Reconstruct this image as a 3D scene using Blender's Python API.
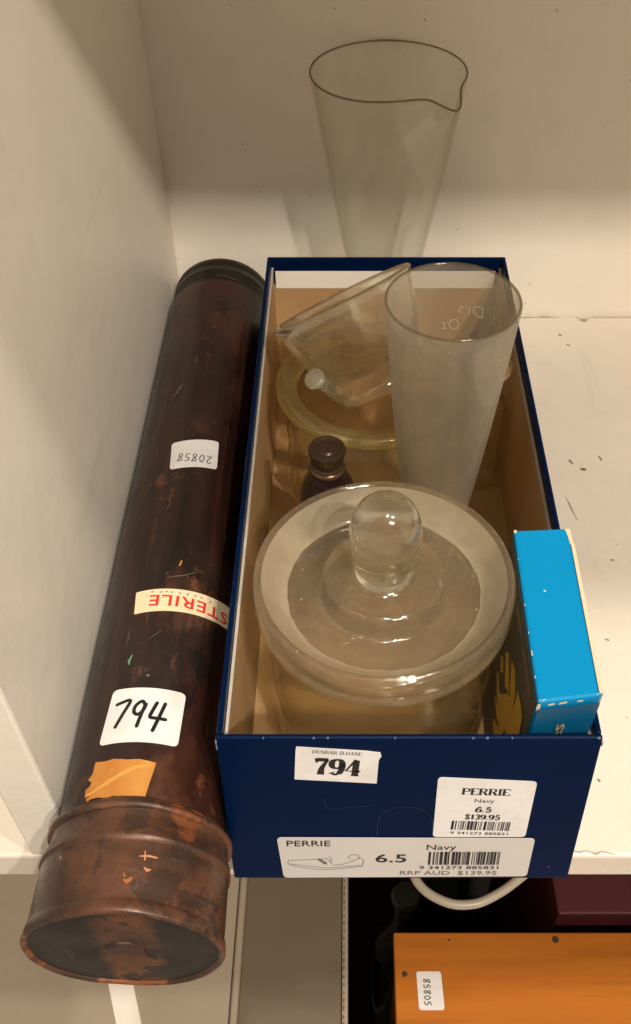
import bpy, bmesh, math, random
from mathutils import Vector, Matrix
random.seed(7)
SC = bpy.context.scene
COL = SC.collection
for o in list(bpy.data.objects): bpy.data.objects.remove(o)

# ------------------------------------------------------------------ camera
cd = bpy.data.cameras.new('camera'); cam = bpy.data.objects.new('camera', cd); COL.objects.link(cam)
cam.location = (0, -0.1682, 0.37613)
cam.rotation_euler = (math.radians(90 - 46.4), 0, 0)
cd.sensor_fit = 'VERTICAL'; cd.sensor_height = 24.0; cd.lens = 24.0 * 972 / 1024
cd.shift_x = -(350 - 315.5) / 1024
cd.clip_start = 0.01; cd.clip_end = 50
SC.camera = cam

# ------------------------------------------------------------------ room light (indoor ambient) and ceiling lamps
W = bpy.data.worlds.new('World'); SC.world = W; W.use_nodes = True
W.node_tree.nodes['Background'].inputs[0].default_value = (1.0, 0.79, 0.60, 1)
W.node_tree.nodes['Background'].inputs[1].default_value = 0.42

def lamp(name, loc, target, power, size, color):
    ld = bpy.data.lights.new(name, 'AREA'); ld.shape = 'DISK'; ld.size = size
    ld.energy = power; ld.color = color
    lo = bpy.data.objects.new(name, ld); COL.objects.link(lo); lo.location = loc
    lo.rotation_euler = (Vector(target) - Vector(loc)).to_track_quat('-Z', 'Y').to_euler()
    return lo
WARM = (1.0, 0.88, 0.735)
lamp('ceiling_lamp', (0.55, -1.30, 1.90), (0, .15, 0), 29, 0.06, WARM)
lamp('ceiling_lamp', (0.85, -1.37, 1.90), (0, .15, 0), 29, 0.06, WARM)
lamp('ceiling_lamp', (0.10, -0.365, 1.90), (0, 0, 0), 13, 0.08, WARM)
lamp('ceiling_lamp', (0.65, -0.42, 1.90), (0, 0, 0), 13, 0.08, WARM)

SC.view_settings.view_transform = 'Standard'; SC.view_settings.look = 'None'
SC.view_settings.exposure = 0.0; SC.view_settings.gamma = 1.0
SC.render.engine = 'CYCLES'
cy = SC.cycles
cy.max_bounces = 20; cy.transmission_bounces = 16; cy.transparent_max_bounces = 40
cy.glossy_bounces = 8; cy.diffuse_bounces = 5
cy.caustics_reflective = True; cy.caustics_refractive = True; cy.blur_glossy = 0.3
cy.sample_clamp_indirect = 6.0
try:
    cy.use_denoising = True; cy.denoiser = 'OPENIMAGEDENOISE'
except Exception:
    pass

# ------------------------------------------------------------------ material helpers
class NT:
    def __init__(s, name):
        s.m = bpy.data.materials.new(name); s.m.use_nodes = True
        s.t = s.m.node_tree; s.t.nodes.clear()
        s.out = s.t.nodes.new('ShaderNodeOutputMaterial')
        s.tc = s.t.nodes.new('ShaderNodeTexCoord').outputs['Object']
    def n(s, t, props=None, **ins):
        nd = s.t.nodes.new('ShaderNode' + t)
        for k, v in (props or {}).items(): setattr(nd, k, v)
        for k, v in ins.items(): s.put(nd.inputs[k.replace('_', ' ')], v)
        return nd
    def put(s, sock, v):
        if isinstance(v, bpy.types.NodeSocket): s.t.links.new(v, sock)
        elif isinstance(v, (tuple, list)) and sock.type == 'RGBA' and len(v) == 3: sock.default_value = (*v, 1)
        else: sock.default_value = v
    def vec(s, scale=(1, 1, 1), loc=(0, 0, 0), rot=(0, 0, 0)):
        m = s.n('Mapping'); s.put(m.inputs['Vector'], s.tc)
        m.inputs['Scale'].default_value = scale; m.inputs['Location'].default_value = loc; m.inputs['Rotation'].default_value = rot
        return m.outputs[0]
    def noise(s, scale, detail=4, rough=.55, vec=None, dist=0):
        nd = s.n('TexNoise', Scale=scale, Detail=detail, Roughness=rough, Distortion=dist)
        s.put(nd.inputs['Vector'], vec or s.tc); return nd.outputs['Fac']
    def sep(s):
        nd = s.n('SeparateXYZ'); s.put(nd.inputs[0], s.tc); return nd.outputs
    def ramp(s, fac, stops):
        nd = s.n('ValToRGB'); cr = nd.color_ramp
        while len(cr.elements) < len(stops): cr.elements.new(.5)
        for e, (p, c) in zip(cr.elements, stops):
            e.position = p; e.color = (*c, 1) if isinstance(c, (tuple, list)) else (c, c, c, 1)
        s.put(nd.inputs[0], fac); return nd.outputs[0]
    def mix(s, fac, a, b, mode='MIX'):
        nd = s.n('MixRGB', {'blend_type': mode}); s.put(nd.inputs[0], fac); s.put(nd.inputs[1], a); s.put(nd.inputs[2], b)
        return nd.outputs[0]
    def math(s, op, a, b=0.0, c=None):
        nd = s.n('Math', {'operation': op}); s.put(nd.inputs[0], a); s.put(nd.inputs[1], b)
        if c is not None: s.put(nd.inputs[2], c)
        return nd.outputs[0]
    def specks(s, scale, thr, vec=None):
        """small irregular dots, about the fraction `thr` of a cell across, in a few of the cells"""
        v = s.n('TexVoronoi', Scale=scale); s.put(v.inputs['Vector'], vec or s.tc)
        r = s.n('SeparateColor'); s.put(r.inputs[0], v.outputs['Color'])
        size = s.math('MULTIPLY', s.math('SUBTRACT', r.outputs[0], .72), thr * 4)
        return s.math('LESS_THAN', v.outputs['Distance'], size)
    def bump(s, h, strength=.3, dist=.001, normal=None):
        nd = s.n('Bump', Strength=strength, Distance=dist); s.put(nd.inputs['Height'], h)
        if normal: s.put(nd.inputs['Normal'], normal)
        return nd.outputs[0]
    def pb(s, base, rough=.5, normal=None, **kw):
        nd = s.n('BsdfPrincipled'); s.put(nd.inputs['Base Color'], base); s.put(nd.inputs['Roughness'], rough)
        for k, v in kw.items(): s.put(nd.inputs[k.replace('_', ' ')], v)
        if normal: s.put(nd.inputs['Normal'], normal)
        return nd.outputs[0]
    def mixs(s, fac, a, b):
        nd = s.n('MixShader'); s.put(nd.inputs[0], fac); s.put(nd.inputs[1], a); s.put(nd.inputs[2], b); return nd.outputs[0]
    def done(s, sh): s.put(s.out.inputs['Surface'], sh); return s.m

def plain(name, col, rough=.5, var=.12, scale=200, **kw):
    t = NT(name); c2 = tuple(c * (1 - var) for c in col)
    return t.done(t.pb(t.mix(t.noise(scale), col, c2), rough, **kw))

def painted(name, col, dirt, speck=True, rough=.42, amt=.6):
    t = NT(name)
    a = t.noise(7, 5, .6); b = t.noise(45, 6, .65)
    c = t.mix(t.ramp(a, [(.35, 0), (.75, .55)]), col, dirt)
    c = t.mix(t.math('MULTIPLY', t.ramp(b, [(.55, 0), (.8, 1)]), .35 * amt), c, tuple(x * .7 for x in dirt))
    st = t.noise(60, 4, .6, vec=t.vec((1, .08, 1), rot=(0, 0, .2)))
    c = t.mix(t.math('MULTIPLY', t.ramp(st, [(.66, 0), (.74, 1)]), .18 * amt), c, (.25, .2, .15))
    if speck:
        c = t.mix(t.math('MULTIPLY', t.specks(75, .08), .6), c, (.16, .12, .08))
        c = t.mix(t.math('MULTIPLY', t.specks(130, .09, vec=t.vec(loc=(3, 1, 2))), .4), c, (.2, .15, .1))
    h = t.noise(420, 3, .6); h2 = t.noise(18, 3)
    n = t.bump(h2, .3, .002, t.bump(h, .18, .0005))
    return t.done(t.pb(c, rough, n))

def thin_glass(name, tint, edge, haze, hazecol, hz_lo=.3, hz_hi=.8, nscale=40, rough=.09, vec=None, refl=.75, f0=.045):
    """thin blown glass: lets light through, reflects by angle, darkens along grazing edges, carries dusty haze"""
    t = NT(name)
    lw = t.n('LayerWeight', Blend=.5).outputs['Facing']
    c = t.mix(t.math('POWER', lw, 3.0), tint, edge)
    tr = t.n('BsdfTransparent'); t.put(tr.inputs[0], c)
    gl = t.n('BsdfGlossy', Roughness=rough); gl.inputs[0].default_value = (1, 1, 1, 1)
    F = t.math('MULTIPLY_ADD', t.math('POWER', lw, 5.0), refl, f0)
    sh = t.mixs(F, tr.outputs[0], gl.outputs[0])
    d = t.n('BsdfDiffuse'); t.put(d.inputs[0], hazecol)
    tl = t.n('BsdfTranslucent'); t.put(tl.inputs[0], hazecol)
    hz = t.mixs(.5, d.outputs[0], tl.outputs[0])
    nz = t.noise(nscale, 6, .6, vec=t.vec(*(vec or ((1, 1, 1),))))
    f = t.math('MULTIPLY', t.ramp(nz, [(hz_lo, .25), (hz_hi, 1)]), haze)
    f = t.math('ADD', f, t.math('MULTIPLY', t.specks(330, .1), .5))
    f = t.math('MULTIPLY', f, t.math('MULTIPLY_ADD', lw, .9, .6))
    f = t.math('MINIMUM', f, 1.0)
    return t.done(t.mixs(f, sh, hz))

def solid_glass(name, col, rough, clear, dust, dustcol, nscale=90, bump=0.0, lo=.25):
    """thick cast glass: refracts; a share of straight transmission and a film of dust"""
    t = NT(name)
    nrm = t.bump(t.noise(60, 3), bump, .001) if bump else None
    g = t.n('BsdfGlass', Roughness=rough, IOR=1.47); t.put(g.inputs[0], col)
    if nrm: t.put(g.inputs['Normal'], nrm)
    tr = t.n('BsdfTransparent'); t.put(tr.inputs[0], col)
    sh = t.mixs(clear, g.outputs[0], tr.outputs[0])
    gl = t.n('BsdfGlossy', Roughness=.11); gl.inputs[0].default_value = (1, 1, 1, 1)     # extra gloss layer added to broaden the glints
    if nrm: t.put(gl.inputs['Normal'], nrm)
    lw = t.n('LayerWeight', Blend=.5).outputs['Facing']
    sh = t.mixs(t.math('MULTIPLY_ADD', t.math('POWER', lw, 4.0), .35, .05), sh, gl.outputs[0])
    d = t.n('BsdfDiffuse'); t.put(d.inputs[0], dustcol)
    tl = t.n('BsdfTranslucent'); t.put(tl.inputs[0], dustcol)
    hz = t.mixs(.45, d.outputs[0], tl.outputs[0])
    f = t.math('MULTIPLY', t.ramp(t.noise(nscale, 7, .68), [(.32, lo), (.72, 1)]), dust)
    f = t.math('MINIMUM', t.math('ADD', f, t.math('MULTIPLY', t.specks(260, .12), .45)), 1.0)
    return t.done(t.mixs(f, sh, hz))

# ------------------------------------------------------------------ object helpers
def tag(o, label=None, cat=None, group=None, kind=None):
    if label: o['label'] = label
    if cat: o['category'] = cat
    if group: o['group'] = group
    if kind: o['kind'] = kind
    return o
def thing(name, loc, label, cat, group=None):
    o = bpy.data.objects.new(name, None); o.empty_display_size = .02; COL.objects.link(o)
    o.location = loc; return tag(o, label, cat, group)
def root_loc(p):
    v = Vector((0, 0, 0))
    while p: v = v + p.location; p = p.parent
    return v
def obj(name, bm, mats, parent=None, smooth=False, angle=35, bevel=0, seg=2, origin=None):
    """bm is in world coordinates; links it as ONE mesh object under parent"""
    me = bpy.data.meshes.new(name)
    if isinstance(bm, bmesh.types.BMesh):
        bmesh.ops.recalc_face_normals(bm, faces=bm.faces) if not getattr(bm, 'is_wrapped', False) else None
    off = root_loc(parent) if parent else Vector(origin or (0, 0, 0))
    bmesh.ops.translate(bm, verts=bm.verts, vec=-off)
    bm.to_mesh(me); bm.free()
    for m in (mats if isinstance(mats, (list, tuple)) else [mats]): me.materials.append(m)
    if smooth:
        for p in me.polygons: p.use_smooth = True
        me.set_sharp_from_angle(angle=math.radians(angle))
    o = bpy.data.objects.new(name, me); COL.objects.link(o)
    if parent: o.parent = parent
    else: o.location = off
    if bevel:
        b = o.modifiers.new('bevel', 'BEVEL'); b.width = bevel; b.segments = seg; b.limit_method = 'ANGLE'; b.harden_normals = False
    return o
def hexa(bm, c, mi=0):
    """c: 8 corners, bottom 4 (counter-clockwise) then top 4"""
    v = [bm.verts.new(p) for p in c]
    fs = []
    for f in ((3, 2, 1, 0), (4, 5, 6, 7), (0, 1, 5, 4), (1, 2, 6, 5), (2, 3, 7, 6), (3, 0, 4, 7)):
        q = bm.faces.new([v[i] for i in f]); q.material_index = mi; fs.append(q)
    return fs
def box(bm, x0, x1, y0, y1, z0, z1, mi=0):
    return hexa(bm, [(x0, y0, z0), (x1, y0, z0), (x1, y1, z0), (x0, y1, z0), (x0, y0, z1), (x1, y0, z1), (x1, y1, z1), (x0, y1, z1)], mi)
def lathe(bm, prof, cx=0, cy=0, cz=0, seg=96, M=None, mi=None, closed=False, deform=None):
    """prof: list of (r, z); a radius of 0 closes on the axis; mi: material index per span"""
    rings = []
    for r, z in prof:
        if r < 1e-6:
            p = Vector((0, 0, z)); rings.append([p])
        else:
            rings.append([Vector((r * math.cos(2 * math.pi * k / seg), r * math.sin(2 * math.pi * k / seg), z)) for k in range(seg)])
    vs = []
    for ring in rings:
        row = []
        for p in ring:
            if deform: p = deform(p)
            p = (M @ p) if M else Vector((p.x + cx, p.y + cy, p.z + cz))
            row.append(bm.verts.new(p))
        vs.append(row)
    n = len(vs)
    for i in range(n if closed else n - 1):
        a, b = vs[i], vs[(i + 1) % n]
        for k in range(seg):
            k2 = (k + 1) % seg
            if len(a) == 1 and len(b) == 1: break
            if len(a) == 1: f = bm.faces.new((a[0], b[k2], b[k]))
            elif len(b) == 1: f = bm.faces.new((a[k], a[k2], b[0]))
            else: f = bm.faces.new((a[k], a[k2], b[k2], b[k]))
            if mi: f.material_index = mi[i]
def tube(bm, pts, r, seg=12, cap=True):
    pts = [Vector(p) for p in pts]; rows = []
    for i, p in enumerate(pts):
        d = (pts[min(i + 1, len(pts) - 1)] - pts[max(i - 1, 0)]).normalized()
        u = d.cross(Vector((0, 0, 1)))
        if u.length < 1e-4: u = d.cross(Vector((1, 0, 0)))
        u.normalize(); w = d.cross(u)
        rr = r[i] if isinstance(r, (list, tuple)) else r
        rows.append([bm.verts.new(p + (u * math.cos(2 * math.pi * k / seg) + w * math.sin(2 * math.pi * k / seg)) * rr) for k in range(seg)])
    for a, b in zip(rows, rows[1:]):
        for k in range(seg): bm.faces.new((a[k], a[(k + 1) % seg], b[(k + 1) % seg], b[k]))
    if cap: bm.faces.new(rows[0][::-1]); bm.faces.new(rows[-1])
def smooth_path(pts, n=8):
    P = [Vector(p) for p in pts]; out = []
    for i in range(len(P) - 1):
        p0, p1, p2, p3 = P[max(i - 1, 0)], P[i], P[i + 1], P[min(i + 2, len(P) - 1)]
        for k in range(n):
            t = k / n
            out.append(.5 * (2 * p1 + (p2 - p0) * t + (2 * p0 - 5 * p1 + 4 * p2 - p3) * t * t + (3 * p1 - p0 - 3 * p2 + p3) * t ** 3))
    out.append(P[-1]); return out

# flat graphics: everything 2-D is a list of polygons, then laid on a surface by a mapping (x, y, lift) -> point
def flat(polys, fmap, lift):
    bm = bmesh.new()
    for poly in polys:
        try: bm.faces.new([bm.verts.new(fmap(x, y, lift)) for x, y in poly])
        except ValueError: pass
    return bm
def ribbon(pts, w, rounded=True):
    out = []; n = len(pts)
    ws = w if isinstance(w, (list, tuple)) else [w] * n
    L, R = [], []
    for i, (x, y) in enumerate(pts):
        x0, y0 = pts[max(i - 1, 0)]; x1, y1 = pts[min(i + 1, n - 1)]
        dx, dy = x1 - x0, y1 - y0; l = math.hypot(dx, dy) or 1
        L.append((x - dy / l * ws[i] / 2, y + dx / l * ws[i] / 2)); R.append((x + dy / l * ws[i] / 2, y - dx / l * ws[i] / 2))
    for i in range(n - 1): out.append([R[i], R[i + 1], L[i + 1], L[i]])
    if rounded:
        for (x, y), q in ((pts[0], ws[0]), (pts[-1], ws[-1])):
            out.append([(x + q / 2 * math.cos(a * math.pi / 5), y + q / 2 * math.sin(a * math.pi / 5)) for a in range(10)])
    return out
def spl(pts, n=6):
    return [(p.x, p.y) for p in smooth_path([(x, y, 0) for x, y in pts], n)]
def rrect(x0, y0, x1, y1, r, n=5):
    out = []
    for cx, cy, a in ((x1 - r, y0 + r, -90), (x1 - r, y1 - r, 0), (x0 + r, y1 - r, 90), (x0 + r, y0 + r, 180)):
        out += [(cx + r * math.cos(math.radians(a + 90 * k / n)), cy + r * math.sin(math.radians(a + 90 * k / n))) for k in range(n + 1)]
    return out
def text(s, x, y, h, w=None, bold=0, spacing=1.0, ax='LEFT'):
    """polygons of a line of lettering h tall (capital height), optionally stretched to w wide"""
    c = bpy.data.curves.new('lettering', 'FONT'); c.body = s; c.size = 1; c.offset = bold; c.resolution_u = 3; c.space_character = spacing
    o = bpy.data.objects.new('lettering', c); me = o.to_mesh()
    vs = [v.co.copy() for v in me.vertices]; fs = [[vs[i] for i in p.vertices] for p in me.polygons]
    o.to_mesh_clear(); bpy.data.objects.remove(o); bpy.data.curves.remove(c)
    x0 = min(v.x for v in vs); x1 = max(v.x for v in vs)
    sy = h / .69; sx = (w / (x1 - x0)) if w else sy
    W_ = (x1 - x0) * sx; ox = x - {'LEFT': 0, 'CENTER': W_ / 2, 'RIGHT': W_}[ax]
    return [[(ox + (v.x - x0) * sx, y + v.y * sy) for v in f] for f in fs]
def tf(polys, sx=1, sy=1, dx=0, dy=0, rot=0):
    c, s = math.cos(rot), math.sin(rot)
    return [[((x * sx) * c - (y * sy) * s + dx, (x * sx) * s + (y * sy) * c + dy) for x, y in p] for p in polys]
def serif(s, x, y, h, w, weight=.22, ax='CENTER'):
    """bold Roman capitals and figures drawn from thick and thin strokes with bracket serifs"""
    T, t = weight, weight * .38
    def st(*pts): return list(pts)
    G = {
     'P': (.72, [([(.16, 0), (.16, 1)], T), ([(.16, .96), (.48, .96), (.64, .86), (.64, .6), (.48, .5), (.16, .5)], [t, t, T * .9, T * .9, t, t])], [(.16, 0), (.16, 1)]),
     'E': (.70, [([(.16, 0), (.16, 1)], T), ([(.16, .96), (.64, .96), (.64, .74)], t), ([(.16, .5), (.46, .5)], t), ([(.16, .04), (.66, .04), (.66, .28)], t)], [(.16, 0), (.16, 1)]),
     'R': (.80, [([(.16, 0), (.16, 1)], T), ([(.16, .96), (.48, .96), (.62, .86), (.62, .62), (.48, .52), (.16, .52)], [t, t, T * .9, T * .9, t, t]), ([(.44, .5), (.7, 0)], T)], [(.16, 0), (.16, 1), (.72, 0)]),
     'I': (.36, [([(.18, 0), (.18, 1)], T)], [(.18, 0), (.18, 1)]),
     'D': (.80, [([(.16, 0), (.16, 1)], T), ([(.16, .96), (.46, .96), (.68, .76), (.68, .24), (.46, .04), (.16, .04)], [t, t, T, T, t, t])], [(.16, 0), (.16, 1)]),
     'U': (.80, [([(.16, 1), (.16, .3), (.26, .06), (.42, .02), (.56, .06), (.64, .3), (.64, 1)], [T, T, T * .8, t, t, t, t])], [(.16, 1), (.64, 1)]),
     'N': (.82, [([(.14, 0), (.14, 1)], t), ([(.14, 1), (.66, 0)], T), ([(.66, 0), (.66, 1)], t)], [(.14, 0), (.66, 1)]),
     'B': (.74, [([(.16, 0), (.16, 1)], T), ([(.16, .96), (.46, .96), (.58, .84), (.58, .64), (.46, .53), (.16, .53)], [t, t, T * .9, T * .9, t, t]), ([(.46, .53), (.64, .4), (.64, .16), (.48, .04), (.16, .04)], [t, T * .9, T * .9, t, t])], [(.16, 0), (.16, 1)]),
     'A': (.82, [([(.1, 0), (.4, 1)], t), ([(.4, 1), (.7, 0)], T), ([(.22, .34), (.58, .34)], t)], [(.1, 0), (.7, 0)]),
     'S': (.62, [(spl([(.54, .74), (.46, .94), (.28, .97), (.12, .82), (.16, .62), (.44, .42), (.52, .22), (.38, .04), (.2, .04), (.08, .26)], 3), T * .75)], []),
     'L': (.66, [([(.16, 0), (.16, 1)], T), ([(.16, .04), (.62, .04), (.62, .3)], t)], [(.16, 0), (.16, 1)]),
     'O': (.80, [(spl([(.38, .98), (.14, .78), (.1, .5), (.14, .22), (.38, .02), (.62, .22), (.66, .5), (.62, .78), (.38, .98)], 3), None)], []),
     ' ': (.34, [], []), '.': (.28, [([(.12, .02), (.12, .14)], T)], []),
     '7': (.66, [([(.08, .72), (.08, .92), (.16, .9), (.58, .9)], [t, T * .8, T * .9, T * .9]), (spl([(.58, .94), (.42, .62), (.32, .34), (.3, 0)], 4), [t + (T * 1.25 - t) * k / 12 for k in range(13)])], []),
     '9': (.68, [(spl([(.34, .96), (.14, .86), (.09, .68), (.14, .5), (.32, .42), (.5, .5), (.55, .7), (.5, .88), (.34, .96)], 3), None), (spl([(.56, .74), (.57, .5), (.5, .22), (.34, .06), (.2, .05), (.12, .16)], 3), [T * 1.05] * 4 + [T] * 4 + [t * 1.3] * 4 + [t, t, T * .9, T * 1.1])], []),
     '4': (.72, [([(.46, 1), (.06, .3), (.7, .3)], t * 1.1), ([(.48, 0), (.48, .96)], T * 1.1)], [(.48, 0)]),
     '6': (.68, [(spl([(.34, .58), (.14, .5), (.09, .3), (.14, .1), (.34, .03), (.52, .12), (.56, .3), (.52, .5), (.34, .58)], 3), None), (spl([(.54, .84), (.4, .96), (.22, .84), (.1, .54), (.09, .3)], 3), T * .8)], []),
     '5': (.66, [([(.52, .95), (.18, .95)], T * .8), ([(.18, .95), (.14, .52)], t), (spl([(.14, .54), (.36, .62), (.54, .46), (.54, .2), (.34, .03), (.1, .12)], 3), T * .8)], []),
     '1': (.5, [([(.26, 0), (.26, 1)], T), ([(.1, .8), (.26, .96)], t)], [(.26, 0)]),
     '3': (.64, [(spl([(.12, .82), (.32, .97), (.5, .84), (.46, .62), (.28, .53)], 3), T * .75), (spl([(.28, .53), (.5, .42), (.52, .18), (.34, .03), (.1, .14)], 3), T * .8)], []),
     '$': (.64, [(spl([(.54, .74), (.46, .92), (.28, .95), (.12, .8), (.16, .62), (.44, .42), (.52, .22), (.38, .06), (.2, .06), (.08, .26)], 3), T * .75), ([(.31, -.1), (.31, 1.1)], t)], []),
    }
    adv = sum(G[c][0] for c in s); out = []; k = w / adv
    cx = x - (w / 2 if ax == 'CENTER' else 0)
    for c in s:
        a, strokes, sf = G[c]
        for pts, ww in strokes:
            if ww is None:   # round letters: thick sides, thin top and bottom
                xs = [p[0] for p in pts]; m = (min(xs) + max(xs)) / 2; q = (max(xs) - min(xs)) / 2
                ww = [t + (T * 1.05 - t) * min(1, abs(p[0] - m) / q) ** 1.3 for p in pts]
            P = [(cx + px * k, y + py * h) for px, py in pts]
            sc = (k + h) / 2
            out += ribbon(P, [q * sc for q in ww] if isinstance(ww, list) else ww * sc, False)
        for sx, sy in sf:
            yy = y + sy * h + (t * h * .4 if sy < .5 else -t * h * .4)
            out += ribbon([(cx + (sx - .17) * k, yy), (cx + (sx + .17) * k, yy)], t * h * .8, False)
        cx += a * k
    return out
def barcode(x0, x1, y0, y1, seed=3):
    rr = random.Random(seed); out = []; x = x0; u = (x1 - x0) / 95
    while x < x1 - u:
        w = u * rr.choice((1, 1, 2, 3, 4)); out.append([(x, y0), (min(x + w, x1), y0), (min(x + w, x1), y1), (x, y1)]); x += w + u * rr.choice((1, 1, 2, 2, 3))
    return out
HAND = {   # handwritten figures, unit tall
 '7': [spl([(-.05, .86), (.2, .93), (.62, 1.0), (.42, .5), (.2, 0)], 5)],
 '9': [spl([(.55, .86), (.36, 1.0), (.1, .82), (.08, .58), (.3, .48), (.52, .66), (.58, .95), (.48, .5), (.42, .04)], 5)],
 '4': [spl([(.22, 1.0), (.1, .66), (.06, .44), (.3, .42), (.82, .44)], 4), spl([(.62, 1.02), (.5, .5), (.36, -.05)], 4)],
 '2': [spl([(.06, .78), (.26, 1), (.5, .82), (.4, .5), (.04, .04), (.3, .08), (.6, .02)], 5)],
 '0': [spl([(.34, 1), (.1, .7), (.08, .3), (.3, .02), (.54, .3), (.56, .7), (.34, 1)], 5)],
 '8': [spl([(.5, .94), (.24, .98), (.12, .76), (.34, .52), (.54, .26), (.34, .02), (.1, .2), (.3, .5), (.52, .74), (.6, 1.05)], 5)],
 '5': [spl([(.6, 1), (.2, .96), (.14, .58), (.4, .6), (.54, .34), (.36, .04), (.06, .08)], 5)],
}
def hand(s, x, y, h, w, pen):
    out = []; n = len(s); k = w / n
    for i, c in enumerate(s):
        for stt in HAND[c]:
            out += ribbon([(x + i * k + px * k * 1.15, y + py * h) for px, py in stt], pen)
    return out

# ------------------------------------------------------------------ materials
M_wall = painted('painted_wall', (.80, .745, .665), (.70, .64, .555), speck=True, amt=.4)
M_part = painted('painted_partition', (.78, .74, .67), (.68, .63, .55), speck=False, amt=.6)
M_shelf = painted('painted_shelf', (.70, .65, .575), (.58, .52, .44))
M_lowr = painted('painted_lower_board_shaded', (.155, .122, .084), (.12, .092, .062))  # board colour darkened in place of the shade under the shelf
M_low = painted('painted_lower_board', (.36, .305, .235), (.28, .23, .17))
M_navy = NT('navy_card'); t = M_navy
c = t.mix(t.noise(25, 4), (.0006, .0085, .042), (.0004, .0062, .031))
c = t.mix(t.math('MULTIPLY', t.specks(120, .05), .8), c, (.45, .45, .5))
M_navy = t.done(t.pb(c, .34, t.bump(t.noise(40, 2), .06, .001), Specular_IOR_Level=.05))
t = NT('kraft_lining')
a = t.noise(30, 5, .6); b = t.noise(14, 3, .5, vec=t.vec((1, 1, .3)), dist=1.2)
c = t.mix(a, (.42, .265, .125), (.33, .195, .085))
M_kraft = t.done(t.pb(c, .6, t.bump(b, .55, .004, t.bump(t.noise(400), .1, .0004))))
M_rawedge = plain('raw_board_edge', (.47, .43, .38), .8, .3)
t = NT('white_label_paper')
M_paper = t.done(t.pb(t.mix(t.ramp(t.noise(70, 5, .6), [(.45, 0), (.75, .8)]), (.68, .675, .68), (.56, .545, .53)), .42, t.bump(t.noise(55, 3, .5, dist=1.0), .35, .0012)))
M_paper2 = plain('shaded_white_label', (.54, .525, .51), .45, .06, 60)  # size label white, darkened to hold the shade low on the box
M_ivory = plain('white_paper_flap', (.80, .76, .70), .6, .05)
M_ink = plain('black_ink', (.012, .011, .012), .4, .2)
M_greyink = plain('grey_ink', (.16, .14, .14), .5, .3, 900)
M_pen = plain('black_pen', (.01, .01, .014), .35, .2)
M_red = plain('red_print', (.62, .03, .02), .45, .2, 500)
M_tape = plain('cream_tape', (.72, .60, .40), .45, .15, 150)

t = NT('tube_leather')
x, y, z = t.sep()
n1 = t.noise(16, 6, .62, vec=t.vec((1, .55, 1))); n2 = t.noise(42, 6, .65, vec=t.vec((1, .6, 1), (2, 1, 3))); n3 = t.noise(22, 5, .6, vec=t.vec((1, .7, 1), (7, 4, 1)))
base = t.mix(t.ramp(n1, [(.38, 0), (.66, 1)]), (.0085, .0058, .0048), (.0390, .0125, .0080))
base = t.mix(t.ramp(n2, [(.5, 0), (.72, .8)]), base, (.012, .009, .0075))
front = t.ramp(y, [(0.0, 1), (.20, 0)])     # wear is worst at the handled near end
worn = t.math('MULTIPLY', t.ramp(n3, [(.56, 0), (.63, .75)]), front)
base = t.mix(worn, base, (.085, .033, .016))
base = t.mix(t.math('MULTIPLY', t.ramp(n2, [(.62, 0), (.7, 1)]), t.math('MULTIPLY', front, .7)), base, (.12, .046, .02))
ln = t.noise(120, 5, .65, vec=t.vec((1, .05, 1)))
base = t.mix(t.math('MULTIPLY', t.ramp(ln, [(.52, 0), (.70, 1)]), .55), base, (.060, .024, .015))
base = t.mix(t.math('MULTIPLY', t.ramp(ln, [(.30, 1), (.46, 0)]), .6), base, (.0055, .0045, .004))
n5 = t.noise(30, 8, .75, vec=t.vec((1, .8, 1), (3, 8, 2)))
base = t.mix(t.math('MULTIPLY', t.ramp(n5, [(.60, 0), (.635, 1)]), t.math('MULTIPLY_ADD', front, .75, .12)), base, (.105, .040, .019))
base = t.mix(t.math('MULTIPLY', t.ramp(n5, [(.36, 1), (.40, 0)]), .8), base, (.0065, .005, .0045))
base = t.mix(t.math('MULTIPLY', t.specks(170, .09), .6), base, (.14, .11, .08))
base = t.mix(t.math('MULTIPLY', t.specks(90, .06), .7), base, (.20, .16, .12))
scr = t.noise(240, 3, .5, vec=t.vec((1, .12, 1), rot=(0, 0, .9)))
base = t.mix(t.math('MULTIPLY', t.ramp(scr, [(.70, 0), (.76, 1)]), .28), base, (.2, .15, .11))
M_tube = t.done(t.pb(base, t.ramp(n2, [(.3, .26), (.7, .5)]), t.bump(n2, .3, .0012, t.bump(t.noise(260, 4), .15, .0004))))
t = NT('tube_cap_copper')
n1 = t.noise(34, 6, .62, vec=t.vec((1, 1, 1), (.3, 0, 0))); n2 = t.noise(75, 6, .65); n3 = t.noise(20, 4, .55, vec=t.vec((1, 1, 1), (4, 1, 2)))
base = t.mix(t.ramp(n1, [(.42, 0), (.58, 1)]), (.046, .0265, .0185), (.110, .048, .027))
base = t.mix(t.ramp(n3, [(.53, 0), (.55, 1)]), base, (.195, .068, .026))
base = t.mix(t.ramp(n2, [(.58, 0), (.63, .7)]), base, (.034, .022, .017))
sc = t.noise(230, 4, .6, vec=t.vec((.14, 1, .14)))
base = t.mix(t.math('MULTIPLY', t.ramp(sc, [(.60, 0), (.70, 1)]), .45), base, (.21, .10, .055))
base = t.mix(t.math('MULTIPLY', t.ramp(sc, [(.30, 1), (.40, 0)]), .6), base, (.012, .009, .008))
n4 = t.noise(26, 6, .7, vec=t.vec((1, 1, 1), (9, 3, 5)))
base = t.mix(t.math('MULTIPLY', t.ramp(n4, [(.57, 0), (.60, 1)]), .65), base, (.026, .018, .014))
base = t.mix(t.math('MULTIPLY', t.specks(150, .09), .8), base, (.42, .2, .08))
base = t.mix(t.specks(100, .06, vec=t.vec(loc=(5, 2, 1))), base, (.006, .005, .005))
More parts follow.
